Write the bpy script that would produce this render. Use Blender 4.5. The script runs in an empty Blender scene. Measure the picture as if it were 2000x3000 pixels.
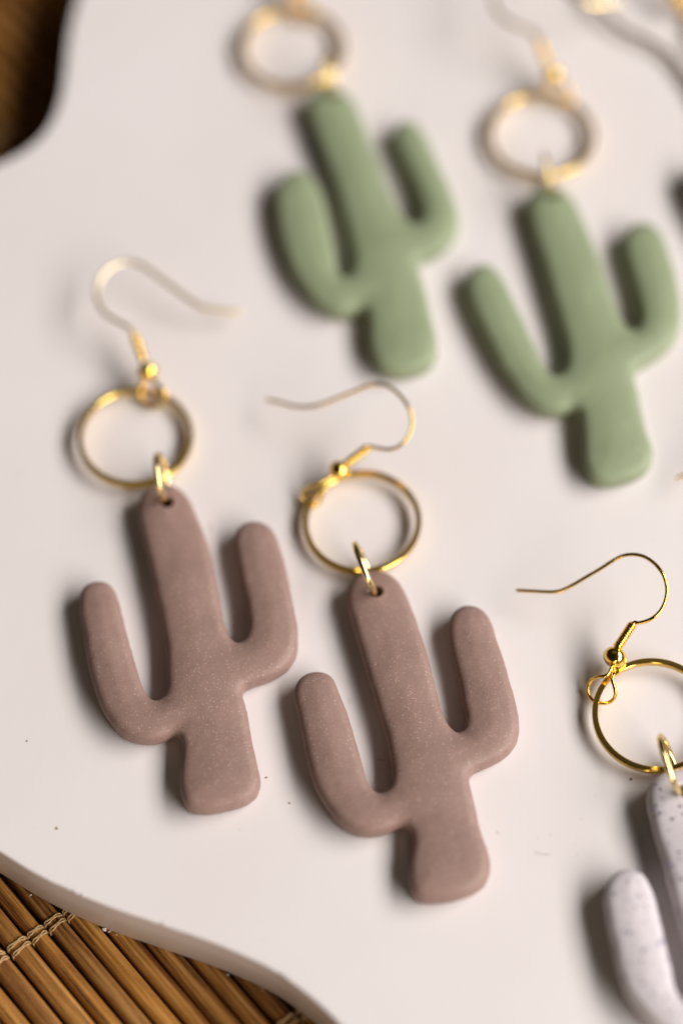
import bpy, bmesh, math, random
import numpy as np
from mathutils import Vector, Matrix, noise
from mathutils.geometry import delaunay_2d_cdt
random.seed(7)
MM = 0.001
scene = bpy.context.scene
COL = scene.collection

# ------------------------------------------------------------------ camera
# macro lens (85 mm, f/5.8) about 33 cm above the board, looking down at 60 degrees
ELEV, ROLL, DIST, LENS, F_PX = math.radians(60), math.radians(-2.0), 329.6, 85.0, 85.0/36.0*3000
view = Vector((0, math.cos(ELEV), -math.sin(ELEV)))
right0 = Vector((1, 0, 0)); up0 = right0.cross(view)
RIGHT = right0*math.cos(ROLL) + up0*math.sin(ROLL)
UP = RIGHT.cross(view)
CAM = -view*DIST
TOCAM = -view
cam_d = bpy.data.cameras.new('camera'); cam = bpy.data.objects.new('camera', cam_d); COL.objects.link(cam)
m3 = Matrix((RIGHT, UP, -view)).transposed()
cam.matrix_world = Matrix.Translation(CAM*MM) @ m3.to_4x4()
cam_d.sensor_fit = 'VERTICAL'; cam_d.sensor_height = 36; cam_d.sensor_width = 24; cam_d.lens = LENS
cam_d.clip_start = 0.01; cam_d.clip_end = 20
cam_d.dof.use_dof = True; cam_d.dof.focus_distance = 0.312; cam_d.dof.aperture_fstop = 4.3
cam_d.dof.aperture_blades = 0
scene.camera = cam

def at(px, py, z=0.0):
    """point (mm) of the place seen at photo position px,py (2000x3000) lying at height z"""
    d = view*F_PX + RIGHT*(px-1000) - UP*(py-1500)
    t = (z - CAM.z)/d.z
    return CAM + d*t

# ------------------------------------------------------------------ world and lamps
world = bpy.data.worlds.new('World'); scene.world = world; world.use_nodes = True
bg = world.node_tree.nodes['Background']
bg.inputs[0].default_value = (1.0, 0.84, 0.64, 1); bg.inputs[1].default_value = 0.013
def area(name, loc, target, sx, sy, power, color):
    l = bpy.data.lights.new(name, 'AREA'); l.shape = 'RECTANGLE'; l.size = sx; l.size_y = sy
    l.energy = power; l.color = color
    o = bpy.data.objects.new(name, l); COL.objects.link(o); o.location = loc
    d = (Vector(target)-Vector(loc)).normalized()
    zz = -d; yy = Vector((0, 1, 0)); yy = (yy - zz*yy.dot(zz)).normalized(); xx = yy.cross(zz)
    o.matrix_world = Matrix.Translation(loc) @ Matrix((xx, yy, zz)).transposed().to_4x4()
    return o
area('window_light', (1.14, -0.32, 0.90), (0.02, -0.1, 0), 0.56, 2.6, 61.0, (1.0, 0.962, 0.94))
area('room_fill', (-0.16, -0.86, 0.085), (0, 0, -0.005), 0.8, 0.16, 2.1, (1.0, 0.81, 0.60))
area('hoop_reflection_card', (0.05, 0.65, 0.95), (0, 0, 0), 0.9, 0.55, 0.18, (1.0, 0.90, 0.74))  # added unseen card, gives the hoops' flat faces a dim warm reflection
scene.view_settings.view_transform = 'Standard'; scene.view_settings.look = 'None'
scene.view_settings.exposure = 0.0; scene.view_settings.gamma = 1.0

# ------------------------------------------------------------------ materials
def new_mat(name):
    m = bpy.data.materials.new(name); m.use_nodes = True
    nt = m.node_tree; b = nt.nodes['Principled BSDF']
    return m, nt, b
def N(nt, t, **kw):
    n = nt.nodes.new(t)
    for k, v in kw.items():
        if k.startswith('i_'):
            key = k[2:]; key = int(key) if key.isdigit() else key
            n.inputs[key].default_value = v
        else: setattr(n, k, v)
    return n
def L(nt, a, b): nt.links.new(a, b)
def ramp(nt, fac, stops, interp='LINEAR'):
    r = nt.nodes.new('ShaderNodeValToRGB'); r.color_ramp.interpolation = interp
    e = r.color_ramp.elements
    while len(e) < len(stops): e.new(0.5)
    for k, (p, c) in enumerate(stops):
        e[k].position = p; e[k].color = c if len(c) == 4 else (*c, 1)
    L(nt, fac, r.inputs[0]); return r.outputs[0]
def mix(nt, fac, a, b, blend='MIX'):
    n = nt.nodes.new('ShaderNodeMix'); n.data_type = 'RGBA'; n.blend_type = blend
    for s, v in ((n.inputs[0], fac), (n.inputs[6], a), (n.inputs[7], b)):
        if isinstance(v, (tuple, float, int)):
            s.default_value = v if not isinstance(v, tuple) else (v if len(v) == 4 else (*v, 1))
        else: L(nt, v, s)
    return n.outputs[2]
def coords(nt, scale=(1, 1, 1), kind='Object'):
    tc = nt.nodes.new('ShaderNodeTexCoord'); mp = nt.nodes.new('ShaderNodeMapping')
    mp.inputs['Scale'].default_value = scale; L(nt, tc.outputs[kind], mp.inputs[0]); return mp.outputs[0]
def noise_n(nt, vec, scale, detail=3, rough=0.5):
    n = N(nt, 'ShaderNodeTexNoise', i_Scale=scale, i_Detail=detail, i_Roughness=rough); L(nt, vec, n.inputs['Vector']); return n.outputs['Fac']
def voro(nt, vec, scale, rnd=1.0):
    n = N(nt, 'ShaderNodeTexVoronoi', i_Scale=scale, i_Randomness=rnd); L(nt, vec, n.inputs['Vector']); return n

def clay(name, dark, light, speck, speck_amt, speck_size, flakes=None, grain=0.5):
    m, nt, b = new_mat(name)
    v = coords(nt, (1000, 1000, 1000))          # millimetres
    big = noise_n(nt, v, 0.22, 4, 0.6); fine = noise_n(nt, v, 4.5, 4, 0.7)
    c = ramp(nt, big, [(0.3, dark), (0.7, light)])
    c = mix(nt, ramp(nt, fine, [(0.35, (0, 0, 0)), (0.75, (1, 1, 1))]), c, tuple(min(1, x*1.13) for x in light))
    # pale mineral grains
    vo = voro(nt, v, 1/speck_size*0.42)
    sel = nt.nodes.new('ShaderNodeSeparateColor'); L(nt, vo.outputs['Color'], sel.inputs[0])
    g1 = N(nt, 'ShaderNodeMath', operation='LESS_THAN', i_1=speck_amt); L(nt, sel.outputs[0], g1.inputs[0])
    g2 = N(nt, 'ShaderNodeMapRange', i_1=0.27, i_2=0.12, i_3=0.0, i_4=1.0); L(nt, vo.outputs['Distance'], g2.inputs[0])
    g3 = N(nt, 'ShaderNodeMath', operation='MULTIPLY'); L(nt, g1.outputs[0], g3.inputs[0]); L(nt, g2.outputs[0], g3.inputs[1])
    g4 = N(nt, 'ShaderNodeMath', operation='MULTIPLY'); L(nt, g3.outputs[0], g4.inputs[0])
    g5 = N(nt, 'ShaderNodeMath', operation='MULTIPLY'); L(nt, sel.outputs[2], g5.inputs[0])
    L(nt, ramp(nt, noise_n(nt, v, 0.5, 3, 0.6), [(0.3, (0.35,)*3), (0.65, (1.5,)*3)]), g5.inputs[1]); L(nt, g5.outputs[0], g4.inputs[1]); g3 = g4
    c = mix(nt, g3.outputs[0], c, speck)
    if flakes:
        for fs, fa, fc in flakes:
            wob = noise_n(nt, v, 1.6, 2)
            add = N(nt, 'ShaderNodeVectorMath', operation='ADD'); L(nt, v, add.inputs[0])
            wv = N(nt, 'ShaderNodeCombineXYZ'); L(nt, wob, wv.inputs[0]); L(nt, wob, wv.inputs[2]); L(nt, wv.outputs[0], add.inputs[1])
            vf = voro(nt, add.outputs[0], fs)
            s2 = nt.nodes.new('ShaderNodeSeparateColor'); L(nt, vf.outputs['Color'], s2.inputs[0])
            a = N(nt, 'ShaderNodeMath', operation='LESS_THAN', i_1=fa); L(nt, s2.outputs[1], a.inputs[0])
            q = N(nt, 'ShaderNodeMapRange', i_1=0.30, i_2=0.18, i_3=0.0, i_4=1.0); L(nt, vf.outputs['Distance'], q.inputs[0])
            w = N(nt, 'ShaderNodeMath', operation='MULTIPLY'); L(nt, a.outputs[0], w.inputs[0]); L(nt, q.outputs[0], w.inputs[1])
            w2 = N(nt, 'ShaderNodeMath', operation='MULTIPLY'); L(nt, w.outputs[0], w2.inputs[0]); L(nt, s2.outputs[2], w2.inputs[1])
            c = mix(nt, w2.outputs[0], c, fc)
    L(nt, c, b.inputs['Base Color'])
    b.inputs['Roughness'].default_value = 0.52
    b.inputs['Specular IOR Level'].default_value = 0.38
    b.inputs['Sheen Weight'].default_value = 0.04; b.inputs['Sheen Roughness'].default_value = 0.5
    bp = N(nt, 'ShaderNodeBump', i_Strength=grain, i_Distance=0.00006)
    h = noise_n(nt, v, 3.2, 5, 0.75); L(nt, h, bp.inputs['Height'])
    bp2 = N(nt, 'ShaderNodeBump', i_Strength=grain*0.6, i_Distance=0.0003)
    h2 = noise_n(nt, v, 0.45, 3, 0.5); L(nt, h2, bp2.inputs['Height']); L(nt, bp.outputs[0], bp2.inputs['Normal'])
    L(nt, bp2.outputs[0], b.inputs['Normal'])
    return m
M_MAUVE = clay('mauve_clay', (0.200, 0.121, 0.097), (0.262, 0.166, 0.136), (0.50, 0.385, 0.325), 0.8, 0.15)
M_GREEN = clay('green_clay', (0.212, 0.250, 0.145), (0.232, 0.270, 0.160), (0.4, 0.44, 0.28), 0.12, 0.3, grain=0.2)
M_WHITE = clay('white_clay', (0.50, 0.455, 0.465), (0.55, 0.50, 0.51), (0.72, 0.68, 0.68), 0.2, 0.3,
               flakes=[(0.62, 0.9, (0.14, 0.115, 0.19)), (1.0, 0.65, (0.10, 0.075, 0.09)), (0.5, 0.35, (0.40, 0.37, 0.48))], grain=0.2)

def gold(name, col, rough):
    m, nt, b = new_mat(name)
    v = coords(nt, (1000, 1000, 1000))
    n = noise_n(nt, v, 2.0, 3, 0.6)
    L(nt, mix(nt, n, col, tuple(x*0.86 for x in col)), b.inputs['Base Color'])
    b.inputs['Metallic'].default_value = 1.0
    L(nt, ramp(nt, noise_n(nt, v, 6, 3), [(0.3, (rough*0.7,)*3), (0.8, (rough*1.6,)*3)]), b.inputs['Roughness'])
    bp = N(nt, 'ShaderNodeBump', i_Strength=0.12, i_Distance=0.00003)
    L(nt, noise_n(nt, v, 9, 3), bp.inputs['Height']); L(nt, bp.outputs[0], b.inputs['Normal'])
    return m
M_GOLD = gold('yellow_gold', (0.95, 0.64, 0.15), 0.14)
M_SATIN_LIT = gold('lit_satin_gold', (1.0, 0.86, 0.58), 0.42)  # satin copy of the gold, paler: light on the wire put into its colour
M_GOLD_SHADED = gold('shaded_gold', (0.36, 0.25, 0.11), 0.25)  # darker copy of the gold, shade on the wire put into its colour
M_PALE = gold('pale_gold', (0.95, 0.74, 0.36), 0.16)

def make_board_mat():
    m, nt, b = new_mat('pale_plaster')
    v = coords(nt, (1000, 1000, 1000))
    c = ramp(nt, noise_n(nt, v, 0.035, 3), [(0.3, (0.672, 0.618, 0.602)), (0.7, (0.700, 0.652, 0.638))])
    # faint scuffs and dust flecks
    for sc, amt, col, thr in ((0.20, 0.5, (0.50, 0.45, 0.42), 0.06), (0.42, 0.5, (0.46, 0.42, 0.40), 0.065), (0.09, 0.6, (0.58, 0.53, 0.49), 0.06)):
        w = N(nt, 'ShaderNodeVectorMath', operation='ADD'); L(nt, v, w.inputs[0])
        nv = N(nt, 'ShaderNodeTexNoise', i_Scale=1.3, i_Detail=3); L(nt, v, nv.inputs['Vector']); 
        sc3 = N(nt, 'ShaderNodeVectorMath', operation='SCALE'); sc3.inputs[3].default_value = 1.2
        L(nt, nv.outputs['Color'], sc3.inputs[0]); L(nt, sc3.outputs[0], w.inputs[1])
        vo = voro(nt, w.outputs[0], sc); s = nt.nodes.new('ShaderNodeSeparateColor'); L(nt, vo.outputs['Color'], s.inputs[0])
        a = N(nt, 'ShaderNodeMath', operation='LESS_THAN', i_1=amt); L(nt, s.outputs[0], a.inputs[0])
        q = N(nt, 'ShaderNodeMapRange', i_1=thr, i_2=thr*0.4, i_3=0.0, i_4=1.0); L(nt, vo.outputs['Distance'], q.inputs[0])
        f = N(nt, 'ShaderNodeMath', operation='MULTIPLY'); L(nt, a.outputs[0], f.inputs[0]); L(nt, q.outputs[0], f.inputs[1])
        f2 = N(nt, 'ShaderNodeMath', operation='MULTIPLY'); L(nt, f.outputs[0], f2.inputs[0]); L(nt, s.outputs[1], f2.inputs[1])
        c = mix(nt, f2.outputs[0], c, col)
    L(nt, c, b.inputs['Base Color'])
    L(nt, ramp(nt, noise_n(nt, v, 0.12, 4), [(0.3, (0.34,)*3), (0.7, (0.44,)*3)]), b.inputs['Roughness'])
    b.inputs['Specular IOR Level'].default_value = 0.35
    bp = N(nt, 'ShaderNodeBump', i_Strength=0.15, i_Distance=0.0001)
    L(nt, noise_n(nt, v, 0.5, 4, 0.6), bp.inputs['Height']); L(nt, bp.outputs[0], b.inputs['Normal'])
    return m
M_BOARD = make_board_mat()

def make_wood():
    m, nt, b = new_mat('bamboo')
    tc = nt.nodes.new('ShaderNodeTexCoord'); oi = nt.nodes.new('ShaderNodeObjectInfo')
    mp = nt.nodes.new('ShaderNodeMapping'); mp.inputs['Scale'].default_value = (22, 1000, 1000)
    L(nt, tc.outputs['Object'], mp.inputs[0])
    off = N(nt, 'ShaderNodeMath', operation='MULTIPLY', i_1=97.0); L(nt, oi.outputs['Random'], off.inputs[0])
    cx = nt.nodes.new('ShaderNodeCombineXYZ'); [L(nt, off.outputs[0], cx.inputs[k]) for k in range(3)]
    L(nt, cx.outputs[0], mp.inputs['Location'])
    v = mp.outputs[0]
    streak = noise_n(nt, v, 1.5, 6, 0.72); fib = noise_n(nt, v, 1.2, 4, 0.6)
    c = ramp(nt, streak, [(0.36, (0.05, 0.015, 0.002)), (0.44, (0.19, 0.074, 0.013)), (0.53, (0.36, 0.165, 0.034)), (0.62, (0.54, 0.29, 0.088))])
    c = mix(nt, ramp(nt, fib, [(0.36, (0.9,)*3), (0.43, (0,)*3)]), c, (0.13, 0.04, 0.008))
    tone = ramp(nt, oi.outputs['Random'], [(0.0, (0.66, 0.60, 0.56)), (0.5, (0.95, 0.90, 0.85)), (1.0, (1.22, 1.16, 0.98))])
    c = mix(nt, 1.0, c, tone, 'MULTIPLY')
    # short hairy fibres across
    mp2 = nt.nodes.new('ShaderNodeMapping'); mp2.inputs['Scale'].default_value = (400, 900, 900); mp2.inputs['Rotation'].default_value = (0, 0, 0.4)
    L(nt, tc.outputs['Object'], mp2.inputs[0])
    hair = noise_n(nt, mp2.outputs[0], 3.0, 4, 0.75)
    c = mix(nt, ramp(nt, hair, [(0.5, (0,)*3), (0.78, (0.22,)*3)]), c, (0.50, 0.31, 0.13))
    L(nt, c, b.inputs['Base Color']); b.inputs['Roughness'].default_value = 0.55
    b.inputs['Specular IOR Level'].default_value = 0.35
    bp = N(nt, 'ShaderNodeBump', i_Strength=0.8, i_Distance=0.00012)
    L(nt, streak, bp.inputs['Height'])
    bp2 = N(nt, 'ShaderNodeBump', i_Strength=0.5, i_Distance=0.00006); L(nt, hair, bp2.inputs['Height']); L(nt, bp.outputs[0], bp2.inputs['Normal'])
    L(nt, bp2.outputs[0], b.inputs['Normal'])
    return m
M_WOOD = make_wood()
def plain(name, c1, c2, rough, scale):
    m, nt, b = new_mat(name); v = coords(nt, (1000, 1000, 1000))
    L(nt, ramp(nt, noise_n(nt, v, scale, 4), [(0.3, c1), (0.7, c2)]), b.inputs['Base Color']); b.inputs['Roughness'].default_value = rough
    return m
M_THREAD = plain('cotton_thread', (0.34, 0.19, 0.065), (0.58, 0.40, 0.19), 0.6, 3.0)
M_TABLE = plain('dark_wood', (0.02, 0.012, 0.006), (0.035, 0.02, 0.01), 0.6, 0.1)
M_SPECK = plain('brown_grit', (0.16, 0.09, 0.04), (0.36, 0.24, 0.13), 0.7, 5.0)
M_LINT = plain('dark_lint', (0.05, 0.04, 0.035), (0.09, 0.07, 0.06), 0.8, 2.0)

# ------------------------------------------------------------------ helpers
def empty(name, loc_mm):
    o = bpy.data.objects.new(name, None); COL.objects.link(o); o.location = Vector(loc_mm)*MM
    o.empty_display_size = 0.005; return o
def tag(o, label=None, cat=None, group=None, kind=None):
    if label: o['label'] = label
    if cat: o['category'] = cat
    if group: o['group'] = group
    if kind: o['kind'] = kind
def mesh_obj(name, verts, faces, mat, parent=None, smooth=True, origin=None, flat_faces=()):
    """verts in mm, world frame; the object's origin goes to `origin` (mm)"""
    origin = Vector(origin) if origin is not None else Vector(np.array([tuple(v) for v in verts]).mean(0))
    me = bpy.data.meshes.new(name)
    me.from_pydata([tuple((Vector(v)-origin)*MM) for v in verts], [], [list(map(int, f)) for f in faces])
    me.materials.append(mat)
    if smooth: me.polygons.foreach_set('use_smooth', [True]*len(me.polygons))
    for f in flat_faces: me.polygons[f].use_smooth = False
    me.update()
    o = bpy.data.objects.new(name, me); COL.objects.link(o)
    p = origin*MM
    if parent:
        o.parent = parent
        w = Vector((0, 0, 0)); q = parent
        while q: w += q.location; q = q.parent
        p = p - w
    o.location = p
    return o
def catmull(P, closed, n):
    """resample a control polyline to n evenly spaced points along a centripetal-ish Catmull-Rom"""
    P = np.array([tuple(p) for p in P], float); out = []
    m = len(P); seg = m if closed else m-1
    for i in range(seg):
        if closed: a, b, c, d = P[(i-1) % m], P[i], P[(i+1) % m], P[(i+2) % m]
        else: a, b, c, d = P[max(i-1, 0)], P[i], P[i+1], P[min(i+2, m-1)]
        for t in np.linspace(0, 1, 12, endpoint=False):
            out.append(0.5*((2*b)+(-a+c)*t+(2*a-5*b+4*c-d)*t*t+(-a+3*b-3*c+d)*t**3))
    if not closed: out.append(P[-1])
    Q = np.array(out); Q2 = np.vstack([Q, Q[:1]]) if closed else Q
    s = np.r_[0, np.cumsum(np.linalg.norm(np.diff(Q2, axis=0), axis=1))]
    t = np.linspace(0, s[-1], n, endpoint=not closed)
    return np.stack([np.interp(t, s, Q2[:, k]) for k in range(P.shape[1])], 1)
def smooth_loop(P, it):
    for _ in range(it): P = 0.5*P + 0.25*(np.roll(P, 1, 0)+np.roll(P, -1, 0))
    return P
def tube(path, r, closed=False, sides=12, cap=True):
    P = [Vector(p) for p in path]; n = len(P); V = []; F = []
    T = []
    for i in range(n):
        a = P[(i-1) % n] if closed or i else P[0]; b = P[(i+1) % n] if closed or i < n-1 else P[-1]
        T.append((b-a).normalized())
    nrm = T[0].orthogonal().normalized()
    frames = []
    for i in range(n):
        nrm = (nrm - T[i]*nrm.dot(T[i])).normalized(); frames.append((nrm.copy(), T[i].cross(nrm)))
    twist = 0.0
    if closed:
        a, b = frames[0]; nn = (nrm - T[0]*nrm.dot(T[0])).normalized()
        twist = -math.atan2(nn.dot(b), nn.dot(a))
    for i in range(n):
        a, b = frames[i]; rr = r[i] if hasattr(r, '__len__') else r
        for k in range(sides):
            th = 2*math.pi*k/sides + twist*i/n
            V.append(P[i] + (a*math.cos(th)+b*math.sin(th))*rr)
    for i in range(n if closed else n-1):
        j = (i+1) % n
        for k in range(sides):
            k2 = (k+1) % sides; F.append((i*sides+k, i*sides+k2, j*sides+k2, j*sides+k))
    if not closed and cap:
        F.append(tuple(reversed(range(sides)))); F.append(tuple(range((n-1)*sides, n*sides)))
    return V, F
def uv_ball(c, rx, axis, rz, nu=28, nv=18):
    """slightly flattened bead around an axis"""
    ax = Vector(axis).normalized(); a = ax.orthogonal().normalized(); b = ax.cross(a); c = Vector(c)
    V = []; F = []
    for i in range(nv+1):
        ph = math.pi*i/nv
        for k in range(nu):
            th = 2*math.pi*k/nu
            V.append(c + ax*(rz*math.cos(ph)) + (a*math.cos(th)+b*math.sin(th))*(rx*max(math.sin(ph), 0.22)))
    for i in range(nv):
        for k in range(nu):
            k2 = (k+1) % nu; F.append((i*nu+k, (i+1)*nu+k, (i+1)*nu+k2, i*nu+k2))
    F.append(tuple(range(nu))[::-1]); F.append(tuple(nv*nu+k for k in range(nu)))
    return V, F

def sdf(poly, pts):
    """signed distance (inside positive) of pts to closed polyline"""
    A = poly; B = np.roll(poly, -1, 0); out = np.empty(len(pts))
    D = B-A; DD = (D**2).sum(1)+1e-12
    for s in range(0, len(pts), 3000):
        p = pts[s:s+3000, None, :]; t = np.clip(((p-A)*D).sum(2)/DD, 0, 1)
        d = np.sqrt(((p-(A+D*t[..., None]))**2).sum(2)).min(1)
        x, y = pts[s:s+3000, 0:1], pts[s:s+3000, 1:2]
        c = ((A[:, 1] > y) != (B[:, 1] > y)) & (x < (B[:, 0]-A[:, 0])*(y-A[:, 1])/(B[:, 1]-A[:, 1]+1e-15)+A[:, 0])
        ins = c.sum(1) % 2 == 1
        out[s:s+3000] = np.where(ins, d, -d)
    return out

# ------------------------------------------------------------------ clay cactus charm
T_CLAY = 3.5; R_EDGE = 1.05; EDGE_DROP = 0.62; DOME = 0.78; DROP = 1.25
def cactus_mesh(outline_px, hole_px, mat, parent, seed, pre=None, t=T_CLAY, n=420, z0=0.05):
    zr = t-DROP
    if pre is None:
        P = np.array([tuple(at(x, y, z0+zr))[:2] for x, y in outline_px])
    else: P = pre
    P = smooth_loop(catmull(P, True, n), 5); P = catmull(P, True, n)
    area2 = (P[:, 0]*np.roll(P[:, 1], -1)-np.roll(P[:, 0], -1)*P[:, 1]).sum()
    if area2 < 0: P = P[::-1].copy()
    nz = np.array([noise.noise(Vector((p[0]*0.35+seed*9, p[1]*0.35, seed))) for p in P])
    nz2 = np.array([noise.noise(Vector((p[0]*1.7+seed*9, p[1]*1.7, seed))) for p in P])
    Tn = np.roll(P, -1, 0)-np.roll(P, 1, 0); Tn /= np.linalg.norm(Tn, axis=1)[:, None]
    Nout = np.stack([Tn[:, 1], -Tn[:, 0]], 1)
    P = P + Nout*(nz*0.10+nz2*0.025)[:, None]
    h = at(*hole_px, z0+t*0.85) if not isinstance(hole_px, Vector) else hole_px
    H = np.array([h.x, h.y]); rh = 0.86
    pts = [P]; nP = len(P)
    th = np.linspace(0, 2*math.pi, 40, endpoint=False)
    ring = lambda r: H + np.stack([np.cos(th), np.sin(th)], 1)*r
    hl = ring(rh); pts.append(hl); nH = len(hl)
    extra = []
    for k, d in enumerate((0.035, 0.12, 0.25, 0.42, 0.62, 0.88, 1.2, 1.6, 2.1)):
        Q = (P - Nout*d)[::(1 if d < 0.5 else 2)]
        extra.append(Q[sdf(P, Q) > d*0.965])
    for r in (0.04, 0.1, 0.2, 0.34, 0.55, 0.85): extra.append(ring(rh+r))
    lo, hi = P.min(0), P.max(0)
    gx, gy = np.meshgrid(np.arange(lo[0], hi[0], 0.55), np.arange(lo[1], hi[1], 0.55))
    G = np.stack([gx.ravel(), gy.ravel()], 1) + np.random.RandomState(seed).uniform(-0.1, 0.1, (gx.size, 2))
    G = G[sdf(P, G) > 2.25]; G = G[np.linalg.norm(G-H, axis=1) > rh+1.05]
    extra.append(G)
    E = np.vstack(extra); E = E[np.linalg.norm(E-H, axis=1) > rh+0.03]; E = E[sdf(P, E) > 0.03]
    A = np.vstack([P, hl, E])
    edges = [(i, (i+1) % nP) for i in range(nP)] + [(nP+i, nP+(i+1) % nH) for i in range(nH)]
    vo, _, fo, ov, _, _ = delaunay_2d_cdt([Vector(a) for a in A], edges, [], 0, 1e-6, True)
    VV = np.array([tuple(v) for v in vo]); idx = {}
    for newi, olds in enumerate(ov):
        for q in olds: idx[q] = newi
    fo = np.array(fo); cen = VV[fo].mean(1)
    fo = fo[(sdf(P, cen) > 0) & (np.linalg.norm(cen-H, axis=1) > rh*0.995)]
    d = np.clip(sdf(P, VV), 0, None); dh = np.clip(np.linalg.norm(VV-H, axis=1)-rh, 0, None)
    def edge(dd, r):
        q = np.clip(1-dd/r, 0, 1); return r*(1-np.clip(1-q**2.2, 0, 1)**0.5)
    z = z0 + t - edge(d, R_EDGE)*EDGE_DROP/R_EDGE - edge(dh, 0.22)*0.9
    z += DOME*(1-np.exp(-d/2.0)) - DOME
    z += np.array([noise.noise(Vector((v[0]*0.22, v[1]*0.22, seed*3.3)))*0.10 + noise.noise(Vector((v[0]*0.9, v[1]*0.9, seed*2.1)))*0.03 for v in VV])*np.clip(d/1.0, 0, 1)
    # raised lip pushed up round the punched hole
    z += 0.06*np.exp(-((dh-0.38)/0.16)**2)
    V = [(VV[i, 0], VV[i, 1], z[i]) for i in range(len(VV))]; F = [tuple(f) for f in fo]
    ztop = z0+t-EDGE_DROP-DOME
    prev = [idx[i] for i in range(nP)]
    for o, zz in ((0.05, ztop*0.82), (0.06, ztop*0.6), (0.03, ztop*0.38), (-0.04, ztop*0.2), (-0.16, ztop*0.08), (-0.4, z0)):
        base = len(V)
        for i in range(nP):
            wob = nz2[i]*0.05
            V.append((P[i, 0]+Nout[i, 0]*(o+wob), P[i, 1]+Nout[i, 1]*(o+wob), zz))
        cur = list(range(base, base+nP))
        for i in range(nP):
            j = (i+1) % nP; F.append((prev[j], prev[i], cur[i], cur[j]))
        prev = cur
    base = len(V)
    for i in range(nH): V.append((hl[i, 0], hl[i, 1], z0))
    for i in range(nH):
        j = (i+1) % nH; F.append((idx[nP+i], idx[nP+j], base+j, base+i))
    # underside, same triangulation idea kept cheap
    F.append(tuple(reversed(prev)))
    o = mesh_obj('cactus_charm', V, F, mat, parent)
    return o, P, H

def zt(pts, f, ox, oy): return [(ox+x/f, oy+y/f) for x, y in pts]

# ------------------------------------------------------------------ hardware
HOOP_R = 8.0
def hoop(center_px, parent, z=1.25, tilt=(0, 0), center=None):
    c = center if center is not None else at(*center_px, z)
    w, h, bv = 0.37, 0.47, 0.07
    prof = [(-w, -h+bv), (-w+bv, -h), (w-bv, -h), (w, -h+bv), (w, h-bv), (w-bv, h), (-w+bv, h), (-w, h-bv)]
    V = []; F = []; n = 144; k = len(prof)
    R = Matrix.Rotation(tilt[0], 3, 'X') @ Matrix.Rotation(tilt[1], 3, 'Y')
    for i in range(n):
        a = 2*math.pi*i/n
        for (x, y) in prof:
            r = HOOP_R - 0.36 + x
            V.append(c + R @ Vector((r*math.cos(a), r*math.sin(a), y)))
    for i in range(n):
        j = (i+1) % n
        for q in range(k):
            p = (q+1) % k; F.append((i*k+q, j*k+q, j*k+p, i*k+p))
    o = mesh_obj('hoop', V, F, M_GOLD, parent, smooth=True, origin=c)
    # crisp edges between the flat faces of the band
    me = o.data
    try:
        me.set_sharp_from_angle(angle=math.radians(40))
    except Exception: pass
    return o, c
def jump_ring(top, bot, parent, openness, z=4.0, r_wire=0.43, shift=None):
    c = at((top[0]+bot[0])/2, (top[1]+bot[1])/2, z)
    depth = (c-CAM).dot(view); s = F_PX/depth
    dx, dy = top[0]-bot[0], -(top[1]-bot[1]); ln = math.hypot(dx, dy)
    d = (RIGHT*dx + UP*dy)/ln; p = (RIGHT*dy - UP*dx)/ln
    r = ln/2/s
    n = (p*math.sqrt(1-openness**2) + TOCAM*openness).normalized()
    e2 = n.cross(d)
    if shift is not None: c = c+shift
    path = [c + d*(r*math.cos(a)) + e2*(r*math.sin(a)) for a in np.linspace(0, 2*math.pi, 64, endpoint=False)]
    V, F = tube(path, r_wire, closed=True, sides=14)
    return mesh_obj('jump_ring', V, F, M_PALE, parent, origin=c)
def ear_hook(parent, leg, coil, bead, loop, shift=None, wire_r=0.25, bead_r=1.35, wire_mat=None):
    """leg, loop: lists of (px, py, z); coil: two of them; bead: one"""
    sh = shift if shift is not None else Vector((0, 0, 0))
    W = lambda q: at(*q) + sh
    base = W(bead)
    hook = empty('ear_hook', base); hook.parent = parent; hook.location = (base*MM) - parent.location
    c0, c1 = W(coil[0]), W(coil[1])
    P = [W(q) for q in leg] + [c0, c1, W(bead)]
    V, F = tube(catmull(P, False, 150), wire_r, sides=12)
    mesh_obj('wire', V, F, wire_mat or M_GOLD, hook)
    P = [W(bead)] + [W(q) for q in loop] + [W(bead)]
    V, F = tube(catmull(P, False, 90), wire_r, sides=12)
    mesh_obj('loop', V, F, M_GOLD, hook)
    ax = c1-c0; Lc = ax.length; a = ax.normalized(); u = a.orthogonal().normalized(); v = a.cross(u)
    turns = int(Lc/0.31); m = turns*14
    V, F = tube([c0 + a*(Lc*i/m) + (u*math.cos(2*math.pi*i/14)+v*math.sin(2*math.pi*i/14))*0.50 for i in range(m+1)], 0.17, sides=8)
    mesh_obj('coil', V, F, M_GOLD, hook)
    V, F = uv_ball(W(bead), bead_r, a, bead_r*0.86)
    o = mesh_obj('bead', V, F, M_GOLD, hook)
    try: o.data.set_sharp_from_angle(angle=math.radians(50))
    except Exception: pass
    return hook
def earring_root(px, label):
    r = empty('earring', at(px[0], px[1], 0)); tag(r, label, 'earring', 'cactus earrings laid out on the pale board'); return r

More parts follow.
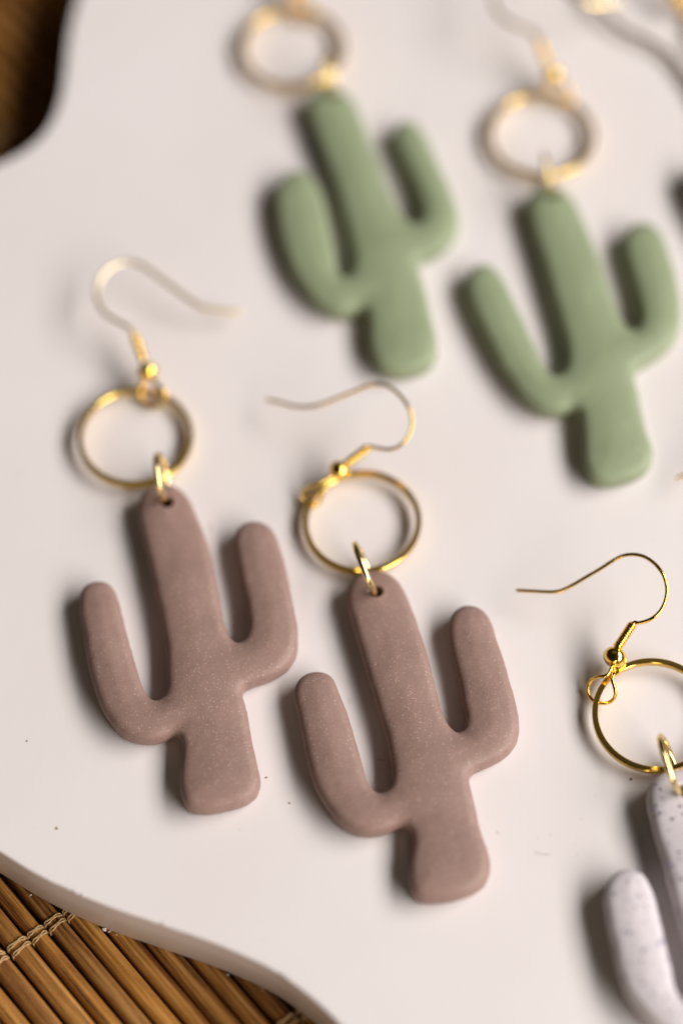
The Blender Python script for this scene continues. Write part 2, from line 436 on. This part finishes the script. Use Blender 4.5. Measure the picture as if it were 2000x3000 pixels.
# ------------------------------------------------------------------ board
BOARD_T = 9.3
def build_board():
    low = [(0, 2497), (50, 2529), (84, 2550), (134, 2577), (201, 2609), (251, 2631), (335, 2664), (435, 2698), (525, 2729),
           (570, 2744), (640, 2770), (710, 2800), (763, 2824), (816, 2854), (868, 2891), (921, 2933), (956, 2965), (991, 3000),
           (1040, 3060), (1100, 3150), (1190, 3250), (1330, 3330), (1600, 3400), (2100, 3430), (2750, 3400), (3250, 3100), (3480, 2300), (3420, 1000), (3150, 0),
           (2800, -700), (2200, -1000), (1400, -1050), (800, -950), (480, -700), (360, -450), (290, -220), (250, -80), (226, 0), (206, 77), (197, 134), (191, 191),
           (184, 249), (176, 290), (165, 325), (147, 364), (119, 402), (80, 436), (34, 462), (0, 479), (-70, 505), (-160, 560), (-240, 660), (-290, 850), (-320, 1200),
           (-330, 1700), (-310, 2100), (-250, 2300), (-140, 2420), (-60, 2462)]
    P = np.array([tuple(at(x, y, -0.1))[:2] for x, y in low])
    P = smooth_loop(catmull(P, True, 900), 3)
    a2 = (P[:, 0]*np.roll(P[:, 1], -1)-np.roll(P[:, 0], -1)*P[:, 1]).sum()
    if a2 < 0: P = P[::-1].copy()
    Tn = np.roll(P, -1, 0)-np.roll(P, 1, 0); Tn /= np.linalg.norm(Tn, axis=1)[:, None]
    No = np.stack([Tn[:, 1], -Tn[:, 0]], 1)
    n = len(P); V = []; F = []
    # slightly nicked top edge
    nick = np.array([max(0, noise.noise(Vector((p[0]*0.9, p[1]*0.9, 4)))-0.33)*0.5 for p in P])
    for o, z in ((-0.8, 0), (-0.32, 0), (-0.2, -0.02), (-0.09, -0.09), (-0.02, -0.2), (0, -0.34), (0, -3), (-0.03, -BOARD_T+0.15), (-0.2, -BOARD_T)):
        for i in range(n):
            k = nick[i] if -0.4 < z and o > -0.4 else 0
            V.append((P[i, 0]+No[i, 0]*(o-k), P[i, 1]+No[i, 1]*(o-k), z))
    rings = 9
    for r in range(rings-1):
        for i in range(n):
            j = (i+1) % n; F.append((r*n+j, r*n+i, (r+1)*n+i, (r+1)*n+j))
    top = len(F); F.append(tuple(range(n))); F.append(tuple(reversed(range((rings-1)*n, rings*n))))
    b = mesh_obj('display_board', V, F, M_BOARD, None, origin=(0, 0, -BOARD_T), flat_faces=(top, top+1))
    tag(b, 'pale pinkish white board with wavy rounded outline carrying the cactus earrings', 'board')
    # grit lying in the board's face
    for (x, y, r, sq) in ((80, 2171, 0.13, 1), (167, 2427, 0.19, 1), (780, 2278, 0.13, 1.4), (848, 2353, 0.14, 1), (1847, 2283, 0.20, 1), (1700, 2400, .06, 1), (1611, 2446, .06, 1), (1684, 2470, .05, 1), (1575, 2457, .05, 1.3), (558, 2743, .13, 1.2)):
        c = at(x, y, 0.02); V = []; F = []
        for i in range(5):
            for k in range(9):
                ph = math.pi/2*i/4; th = 2*math.pi*k/9; rr = r*(1+0.25*noise.noise(Vector((x, k, i))))
                V.append(c+Vector((rr*sq*math.cos(th)*math.cos(ph), rr*math.sin(th)*math.cos(ph), rr*0.5*math.sin(ph))))
        for i in range(4):
            for k in range(9): F.append((i*9+k, i*9+(k+1) % 9, (i+1)*9+(k+1) % 9, (i+1)*9+k))
        mesh_obj('speck', V, F, M_SPECK, b)
    # crumbs of the same plaster clinging to the front edge
    for (x, y, z, s) in ((222, 2612, 0.1, .30), (230, 2618, 0.05, .22), (243, 2624, 0.05, .28), (147, 2577, .05, .16), (480, 2706, .08, .28), (306, 2724, -8.8, .3), (320, 2730, -9.0, .28), (90, 2623, -8.9, .22), (341, 2738, -9.0, .18), (668, 2855, -8.9, .18), (770, 2899, -8.9, .16)):
        c = at(x, y, z); V = [c+Vector((random.uniform(-1, 1)*s, random.uniform(-1, 1)*s*.8, random.uniform(-.35, .6)*s)) for _ in range(9)]
        bm = bmesh.new(); [bm.verts.new(v) for v in V]; bmesh.ops.convex_hull(bm, input=bm.verts)
        bm.verts.ensure_lookup_table(); bm.verts.index_update()
        vs = [v.co.copy() for v in bm.verts]; fs = [[v.index for v in f.verts] for f in bm.faces]; bm.free()
        mesh_obj('chip', vs, fs, M_BOARD, b, smooth=False)
    # stray lint
    for pts in ([(1104, 2226), (1112, 2225), (1122, 2227), (1132, 2227)], [(1567, 2493), (1575, 2500), (1590, 2502), (1612, 2503)], [(1454, 2434), (1458, 2440), (1462, 2444)]):
        V, F = tube(catmull([at(x, y, 0.08) for x, y in pts], False, 16), 0.016, sides=5)
        mesh_obj('lint', V, F, M_LINT, b)
    return b, P
board, BOARD_P = build_board()

# ------------------------------------------------------------------ bamboo mat and table
def build_mat():
    ztop = -BOARD_T-0.02
    zg = ztop-0.9
    a = at(0, 2881, zg); b = at(96, 3000, zg)
    U = (b-a).normalized(); U.z = 0; U.normalize(); Vv = Vector((-U.y, U.x, 0))          # along / across (towards up-right)
    gaps_px = [(96, 3000), (191, 3000), (287, 3000), (365, 3000), (450, 3000), (537, 3000), (622, 3000), (712, 3000), (801, 3000), (888, 3000)]
    g = [at(x, y, zg).dot(Vv) for x, y in gaps_px]
    pitch = (g[-1]-g[0])/(len(g)-1)
    g = [g[0]-pitch*k for k in range(4, 0, -1)] + g
    rs = random.Random(3)
    while len(g) < 62: g.append(g[-1]+pitch*rs.uniform(0.94, 1.06))
    c0 = at(450, 1500, ztop)
    root = empty('bamboo_mat', (c0.x, c0.y, ztop-2.6))
    tag(root, 'brown bamboo slat mat bound with pale thread under the board', 'placemat')
    wide = {5: 0.75}
    rowp = at(57, 2767, ztop); rowp2 = at(857, 2984, ztop)
    uc = [rowp.dot(U), rowp2.dot(U)]; du = uc[1]-uc[0]
    vr = rowp.dot(Vv); skew = 0.0
    pr = at(165, 2696, ztop); skew = (pr.dot(U)-rowp.dot(U))/(pr.dot(Vv)-rowp.dot(Vv))
    uc1 = uc[0]; uc2 = rowp2.dot(U) - skew*(rowp2.dot(Vv)-vr); du = uc2-uc1
    def seen(p, margin=120):
        d = p-CAM; k = d.dot(view); x = 1000+F_PX*d.dot(RIGHT)/k; y = 1500-F_PX*d.dot(UP)/k
        return -margin < x < 2000+margin and -margin < y < 3000+margin
    for i in range(len(g)-1):
        gap = 0.26 + (wide.get(i, 0)*0.5) + rs.uniform(0, 0.12)
        v0, v1 = g[i]+gap/2, g[i+1]-gap/2
        if i == 5: v0, v1 = g[i]+0.30, g[i+1]-0.1
        if i == 4: v0, v1 = g[i]+0.12, g[i+1]-0.30
        hw = (v1-v0)/2; vm = (v0+v1)/2
        hz = rs.uniform(-0.12, 0.0) - (0.05 if i < 6 else 0.0)
        # cross-section
        cs = []
        for k in range(13):
            t = math.pi*k/12; cx = -math.cos(t); cz = math.sin(t)
            cs.append((math.copysign(abs(cx)**0.72, cx)*hw, -1.35+1.35*cz**0.6))
        cs = [(-hw, -2.3)] + cs + [(hw, -2.3)]
        # slats that show only in the near corner or only in the far one are cut to their whole real length
        u0, u1 = (Vector((0, 0, 0))).dot(U)-150, (Vector((0, 0, 0))).dot(U)+120
        V = []; F = []; nseg = 60; K = len(cs)
        org = U*((u0+u1)/2)+Vv*vm+Vector((0, 0, ztop))
        for s in range(nseg+1):
            u = -(u1-u0)/2+(u1-u0)*s/nseg
            wy = 0.16*noise.noise(Vector((u*0.03, i*7.1, 0))); wz = 0.10*noise.noise(Vector((u*0.05, i*3.3, 5))) - 0.08
            for q, (cv, cz) in enumerate(cs):
                rg = 0.05*noise.noise(Vector((u*0.12, q*1.1, i*2.2)))
                V.append((u, cv+wy+rg*0.6, min(0, cz+hz+wz+rg)))
        for s in range(nseg):
            for q in range(K-1): F.append((s*K+q+1, s*K+q, (s+1)*K+q, (s+1)*K+q+1))
        F.append(tuple(range(K))); F.append(tuple(reversed(range(nseg*K, (nseg+1)*K))))
        me = bpy.data.meshes.new('slat'); me.from_pydata([(x*MM, y*MM, z*MM) for x, y, z in V], [], F)
        me.polygons.foreach_set('use_smooth', [True]*len(me.polygons)); me.materials.append(M_WOOD); me.update()
        o = bpy.data.objects.new('slat', me); COL.objects.link(o); o.parent = root
        o.location = org*MM-root.location; o.rotation_euler = (0, 0, math.atan2(U.y, U.x))
        # threads twined over the slat where the mat shows
        for row in range(-9, 3):
            um = uc1+du*row+skew*(vm-vr)
            p = U*um+Vv*vm+Vector((0, 0, ztop))
            if not seen(p): continue
            if sdf(BOARD_P, np.array([[p.x, p.y]]))[0] > 3.0: continue
            V = []; F = []
            for side in (-0.52, 0.52):
                for st in range(2):
                    path = []
                    for k in range(19):
                        t = math.pi*k/18; cx = -math.cos(t); cz = math.sin(t)
                        vv = math.copysign(abs(cx)**0.72, cx)*(hw+0.08); zz = -1.35+1.35*cz**0.6+hz+0.04
                        uu = side*(1.0 if k > 3 else 0.8)+(st-0.5)*0.28+0.28*(k/18-0.5)*(-1 if side > 0 else 1)
                        uu += 0.07*math.sin(k*0.9+st*2.1)
                        path.append(p+U*uu+Vv*vv+Vector((0, 0, zz)))
                    v_, f_ = tube(path, 0.12, sides=7); b0 = len(V); V += v_; F += [tuple(x+b0 for x in f) for f in f_]
            mesh_obj('thread', V, F, M_THREAD, root)
    return root
bamboo = build_mat()
tb = [(-400, -400, -12.1), (500, -400, -12.1), (500, 500, -12.1), (-400, 500, -12.1)]
t_ = mesh_obj('table', tb+[(x, y, -30) for x, y, _ in tb], [(0, 1, 2, 3), (7, 6, 5, 4), (0, 4, 5, 1), (1, 5, 6, 2), (2, 6, 7, 3), (3, 7, 4, 0)], M_TABLE, None, smooth=False, origin=(0, 0, -30))
tag(t_, kind='structure')

# ------------------------------------------------------------------ outlines traced on the clay's own height
C1 = zt([(640, 132), (690, 136), (740, 165), (790, 215), (825, 290), (860, 380), (895, 470), (920, 560), (940, 650), (960, 760), (978, 870), (1000, 960), (1030, 1025), (1068, 1055), (1098, 1048),
         (1125, 1010), (1138, 950), (1130, 880), (1110, 780), (1085, 680), (1065, 570), (1052, 480), (1055, 420), (1080, 375), (1130, 350), (1190, 347), (1245, 365), (1285, 420), (1320, 520), (1345, 620),
         (1370, 730), (1395, 850), (1412, 960), (1414, 1050), (1400, 1110), (1350, 1180), (1270, 1230), (1180, 1265), (1105, 1290), (1088, 1318), (1105, 1380), (1122, 1440), (1137, 1530), (1157, 1640), (1182, 1740), (1198, 1820),
         (1197, 1875), (1165, 1925), (1110, 1957), (1000, 1985), (900, 2003), (820, 2005), (775, 1985), (752, 1930), (742, 1860), (744, 1780), (753, 1700), (752, 1620), (742, 1565), (715, 1550), (680, 1567), (630, 1592),
         (560, 1603), (480, 1595), (410, 1560), (345, 1495), (285, 1400), (240, 1270), (205, 1120), (180, 960), (162, 820), (165, 760), (190, 717), (240, 693), (300, 690), (345, 712), (375, 770), (400, 860),
         (425, 960), (455, 1070), (485, 1170), (510, 1260), (535, 1330), (565, 1372), (603, 1385), (640, 1375), (660, 1340), (668, 1280), (665, 1180), (655, 1050), (640, 950), (615, 830), (590, 720), (565, 600), (535, 480),
         (512, 380), (500, 290), (508, 220), (532, 172), (578, 142)], 1.96, 150, 1350)
C2 = zt([(600, 140), (650, 150), (700, 182), (745, 240), (780, 320), (820, 420), (855, 530), (880, 610), (905, 700), (930, 800), (950, 890), (975, 970), (1005, 1030), (1040, 1070), (1070, 1083), (1093, 1065),
         (1107, 1030), (1105, 985), (1090, 900), (1070, 800), (1045, 690), (1020, 590), (1002, 500), (1003, 440), (1030, 380), (1075, 347), (1130, 340), (1185, 352), (1228, 395), (1260, 460), (1295, 570), (1330, 680), (1365, 800),
         (1393, 900), (1410, 990), (1410, 1060), (1393, 1120), (1350, 1175), (1280, 1220), (1200, 1258), (1130, 1288), (1112, 1315), (1128, 1375), (1150, 1460), (1175, 1570), (1205, 1680), (1235, 1760), (1247, 1830), (1238, 1885),
         (1205, 1940), (1140, 1980), (1040, 2010), (940, 2030), (860, 2030), (812, 2008), (785, 1955), (776, 1880), (783, 1800), (798, 1710), (796, 1650), (780, 1605), (745, 1588), (705, 1600), (640, 1628), (560, 1645), (470, 1636),
         (390, 1590), (315, 1500), (255, 1400), (210, 1280), (180, 1150), (150, 1000), (125, 880), (122, 820), (145, 765), (190, 730), (250, 718), (310, 728), (350, 765), (375, 830), (410, 920), (445, 1020), (475, 1130), (505, 1230),
         (530, 1310), (550, 1370), (575, 1410), (605, 1430), (642, 1423), (670, 1395), (684, 1345), (682, 1280), (672, 1190), (655, 1110), (630, 1020), (595, 910), (560, 790), (525, 680), (490, 560), (450, 420), (424, 320), (425, 260),
         (450, 202), (495, 162), (550, 142)], 1.96, 800, 1600)
G1 = zt([(700, 515), (760, 512), (820, 540), (870, 615), (915, 720), (960, 840), (1003, 950), (1040, 1050), (1080, 1150), (1120, 1225), (1165, 1275), (1210, 1290), (1243, 1270), (1243, 1210), (1220, 1130), (1175, 1010), (1125, 900),
         (1085, 815), (1080, 750), (1112, 705), (1160, 690), (1212, 704), (1252, 755), (1298, 850), (1348, 960), (1398, 1065), (1435, 1165), (1453, 1250), (1447, 1320), (1412, 1385), (1360, 1430), (1285, 1465), (1225, 1485), (1215, 1515),
         (1235, 1570), (1262, 1665), (1290, 1780), (1318, 1900), (1333, 1990), (1325, 2055), (1280, 2100), (1200, 2130), (1100, 2142), (1025, 2130), (975, 2085), (948, 2010), (938, 1930), (938, 1850), (925, 1785), (895, 1760), (850, 1782),
         (785, 1800), (710, 1788), (640, 1745), (572, 1670), (512, 1580), (462, 1465), (428, 1345), (408, 1220), (398, 1120), (416, 1055), (460, 997), (528, 977), (588, 992), (638, 1050), (678, 1145), (708, 1260), (733, 1385), (750, 1490),
         (765, 1565), (790, 1598), (823, 1592), (845, 1555), (850, 1480), (832, 1380), (803, 1270), (765, 1140), (720, 1000), (675, 880), (628, 760), (592, 660), (576, 595), (592, 545), (640, 520)], 1.96, 600, 0)
G2 = zt([(680, 112), (745, 108), (800, 135), (850, 195), (900, 292), (945, 400), (985, 490), (1030, 600), (1070, 730), (1110, 860), (1150, 960), (1190, 1025), (1230, 1060), (1270, 1048), (1288, 980), (1280, 900), (1252, 780), (1218, 660),
         (1188, 560), (1173, 475), (1188, 405), (1232, 352), (1298, 337), (1368, 350), (1418, 402), (1458, 490), (1498, 610), (1528, 730), (1548, 850), (1556, 950), (1540, 1040), (1495, 1120), (1425, 1185), (1340, 1240), (1265, 1280),
         (1240, 1325), (1268, 1440), (1293, 1570), (1323, 1690), (1356, 1790), (1370, 1860), (1352, 1925), (1295, 1980), (1200, 2018), (1085, 2042), (1000, 2040), (950, 1995), (920, 1920), (908, 1840), (907, 1750), (897, 1650), (878, 1570),
         (848, 1545), (800, 1568), (720, 1582), (635, 1570), (555, 1520), (475, 1435), (395, 1315), (315, 1180), (245, 1035), (185, 900), (150, 780), (145, 705), (178, 648), (240, 612), (308, 622), (358, 668), (408, 755), (458, 855),
         (508, 960), (558, 1070), (608, 1180), (648, 1275), (690, 1335), (730, 1353), (778, 1335), (803, 1290), (808, 1200), (798, 1120), (770, 1030), (740, 920), (700, 790), (660, 650), (620, 520), (582, 400), (552, 280), (540, 195),
         (565, 140), (620, 117)], 2.24, 1300, 500)
W1v = zt([(1120, 2165), (1088, 2150), (1055, 2105), (1035, 2035), (1010, 1920), (985, 1800), (955, 1660), (925, 1530), (895, 1400), (860, 1285), (820, 1195), (770, 1125), (710, 1092), (640, 1090), (572, 1110), (512, 1165), (478, 1235), (468, 1305),
          (472, 1400), (496, 1520), (520, 1640), (546, 1760), (576, 1890), (612, 2005), (662, 2120), (728, 2215), (800, 2290), (875, 2355)][::-1], 2.7675, 1600, 2150)
def shiftpx(pts, dx, dy): return [(x+dx, y+dy) for x, y in pts]
c2w = shiftpx(C2, 900, 578)
# visible part of the white charm plus its unseen rest after the mauve one beside it
i_notch = 84; trunk_vis = zt([(1200, 1900), (1150, 1740), (1098, 1600), (1052, 1440), (1010, 1280), (970, 1120), (930, 960), (888, 830), (850, 690), (822, 570), (818, 490), (835, 420), (880, 355), (950, 310), (1030, 288)], 2.7675, 1600, 2150)
rest_top = c2w[1:62]
notch_rest = [(2008, 2950), (2032, 2948), (2042, 2900)]
W1 = rest_top + c2w[62:66] + W1v + notch_rest[:2] + [(2044, 2905)] + trunk_vis
DB = []

E1 = earring_root((500, 1700), 'left mauve speckled clay cactus earring, the farther left of the two mauve ones')
cactus_mesh(C1, (489, 1473), M_MAUVE, E1, 1)
hoop((397, 1281), E1, 1.3, tilt=(0.0, 0.03))
jump_ring((462, 1332), (487, 1470), E1, 0.10)
f = lambda pts, k, ox, oy, zs: [(ox+x/k, oy+y/k, z) for (x, y), z in zip(pts, zs)]
def ramp_z(n, *keys): return list(np.interp(np.linspace(0, 1, n), np.linspace(0, 1, len(keys)), keys))
leg1 = [(1135, 485), (1030, 475), (900, 458), (820, 415), (720, 345), (600, 255), (500, 185), (430, 155), (350, 157), (270, 195), (212, 265), (190, 345), (205, 430), (255, 500), (320, 540), (385, 575)]
hk1 = dict(leg=f(leg1, 2.24, 200, 700, ramp_z(len(leg1), 2.0, 3, 4, 4.5, 4.5, 4.4)),
           coil=[(200+430/2.24, 700+625/2.24, 4.2), (200+495/2.24, 700+800/2.24, 3.4)], bead=(200+522/2.24, 700+872/2.24, 3.0),
           loop=f([(500, 930), (472, 985), (475, 1045), (515, 1092), (572, 1102), (620, 1070), (640, 1020), (600, 975), (560, 930)], 2.24, 200, 700, [2.6, 1.6, .8, .5, .5, 1.0, 3.0, 3.6, 3.4]))
ear_hook(E1, **hk1, bead_r=1.5, wire_r=0.36, wire_mat=M_SATIN_LIT)

E2 = earring_root((1080, 2100), 'mauve speckled clay cactus earring in the middle, sharpest one, its hook bent to the left')
cactus_mesh(C2, (1101, 1735), M_MAUVE, E2, 2)
hoop((1060, 1530), E2, 1.3, tilt=(0.0, -0.02))
jump_ring((1039, 1592), (1101, 1740), E2, 0.06)
leg2 = [(90, 345), (200, 370), (320, 400), (430, 405), (540, 385), (680, 330), (820, 275), (930, 230), (1020, 215), (1105, 235), (1190, 300), (1260, 390), (1297, 480), (1297, 575), (1265, 660), (1200, 728), (1120, 760), (1030, 752), (975, 742)]
hk2 = dict(leg=f(leg2, 2.851, 750, 1050, ramp_z(len(leg2), 2.5, 5, 8, 9, 7.5, 5.5)),
           coil=[(750+935/2.851, 1050+742/2.851, 5.2), (750+755/2.851, 1050+880/2.851, 3.8)], bead=(750+695/2.851, 1050+940/2.851, 3.2),
           loop=f([(620, 1020), (580, 1070), (555, 1140), (525, 1205), (470, 1240), (405, 1215), (378, 1160), (410, 1100), (480, 1065), (580, 1020)], 2.851, 750, 1050, [3.0, 2.9, 2.2, 1.2, .6, .5, .8, 1.6, 3.0, 3.2]))
ear_hook(E2, **hk2, bead_r=1.5)

E3 = earring_root((1900, 2700), 'white clay cactus earring flecked with purple in the lower right corner')
cactus_mesh(W1, (1998, 2318), M_WHITE, E3, 3, t=4.1)
hoop((1915, 2096), E3, 1.5, tilt=(0.02, 0.0))
jump_ring((1932, 2158), (1993, 2322), E3, 0.20, z=4.6)
leg3 = [(175, 512), (350, 521), (480, 525), (560, 510), (650, 465), (760, 400), (880, 330), (980, 265), (1060, 225), (1140, 212), (1225, 225), (1300, 265), (1362, 325), (1408, 400), (1430, 490), (1422, 580), (1388, 665), (1330, 730), (1260, 768), (1190, 785)]
hk3 = dict(leg=f(leg3, 2.851, 1450, 1550, ramp_z(len(leg3), 2.5, 4, 6, 8, 8, 6.5, 5.2)),
           coil=[(1450+1148/2.851, 1550+790/2.851, 5.0), (1450+1020/2.851, 1550+985/2.851, 3.6)], bead=(1450+998/2.851, 1550+1072/2.851, 2.9),
           loop=f([(985, 1170), (988, 1215), (975, 1260), (990, 1310), (1002, 1370), (985, 1420), (935, 1452), (870, 1452), (810, 1425), (775, 1375), (772, 1320), (800, 1265), (855, 1235), (920, 1225), (955, 1190)], 2.851, 1450, 1550,
                  [2.9, 3.1, 3.2, 3.0, 2.6, 1.8, 1.0, .7, .6, .7, 1.0, 1.7, 2.6, 3.3, 3.2]))
ear_hook(E3, **hk3, bead_r=1.6)

E4 = earring_root((1080, 700), 'sage green clay cactus earring at the top centre, left of the other green one')
cactus_mesh(G1, (977, 276), M_GREEN, E4, 4)
_, hc4 = hoop((857, 141), E4, 1.3)
jump_ring((951, 165), (977, 278), E4, 0.16)
ear_hook(E4, **hk1, shift=at(857, 141, 1.9)-at(397, 1281, 1.9)+Vector((-0.6, 0.4, 0)), bead_r=1.5)

E5 = earring_root((1650, 1000), 'sage green clay cactus earring on the right, nearer and lower than the other green one')
_, P5, H5 = cactus_mesh(G2, (1619, 571), M_GREEN, E5, 5)
hoop((1584, 397), E5, 1.3)
jump_ring((1592, 452), (1618, 572), E5, 0.13)
leg5 = [(1812, 6), (1765, 12), (1715, 8), (1650, -30), (1600, -75), (1550, -105), (1500, -105), (1462, -75), (1442, -35), (1445, 10), (1468, 50), (1510, 76), (1550, 92)]
ear_hook(E5, leg=[(x, y, z) for (x, y), z in zip(leg5, ramp_z(len(leg5), 3, 6, 8, 7, 5.5))],
         coil=[(1577, 118, 5.2), (1605, 190, 3.8)], bead=(1618, 222, 3.0), wire_r=0.36, wire_mat=M_PALE, loop=[(1608, 245, 2.6), (1603, 268, 1.5), (1615, 292, .7), (1640, 302, .5), (1662, 290, .8), (1668, 270, 3.0), (1650, 250, 3.6)], bead_r=1.5)

# third green earring, mostly beyond the right edge
E6 = earring_root((2290, 700), 'earring at the upper right edge, mostly out of frame, with gold wire coloured dark as in shade')
d6 = at(2005, 545, 2)-at(1365, 845, 2)
cactus_mesh(None, Vector((H5[0]+d6.x, H5[1]+d6.y, 0)), M_GREEN, E6, 6, pre=P5+np.array([d6.x, d6.y]))
_, hc6 = hoop((2178, 80), E6, 1.3)
jump_ring((1592+640, 446-300), (1618+640, 572-300), E6, 0.13)
leg6 = [(2060, 330), (2040, 280), (2003, 218), (1960, 162), (1900, 122), (1835, 92), (1785, 52), (1752, 10), (1738, -40), (1750, -110), (1800, -170), (1870, -180), (1925, -150)]
ear_hook(E6, leg=[(x, y, z) for (x, y), z in zip(leg6, ramp_z(len(leg6), 0.8, 1.0, 1.3, 1.8, 3, 5))],
         coil=[(1945, -125, 5.2), (1972, -50, 3.8)], bead=(1984, -14, 3.0), wire_r=0.48, wire_mat=M_GOLD_SHADED, loop=[(1985, 8, 2.6), (1990, 25, 1.5), (2015, 30, .7), (2045, 20, .5), (2050, 0, .8), (2030, -12, 3.0), (2005, -14, 3.4)], bead_r=1.5)

# earring beyond the right edge, the tip of its hook just reaches in
E7 = earring_root((1962, 1404), 'earring off the right edge, only the pale tip of its hook wire in frame')
d7 = at(1962, 1404, 2.5)-at(1511, 1730, 2.5)
ear_hook(E7, **hk3, shift=d7, bead_r=1.6)
hoop(None, E7, center=at(1915, 2096, 1.5)+d7)
jump_ring((1932, 2158), (1993, 2322), E7, 0.20, z=4.6, shift=d7)
Pw = np.array([tuple(at(x, y, 3))[:2] for x, y in W1]); hw_ = at(1998, 2318, 3.4)+d7
cactus_mesh(None, Vector((hw_.x, hw_.y, 0)), M_WHITE, E7, 7, pre=Pw+np.array([d7.x, d7.y]), t=4.1)
E7.rotation_euler = (0, 0, math.radians(32))
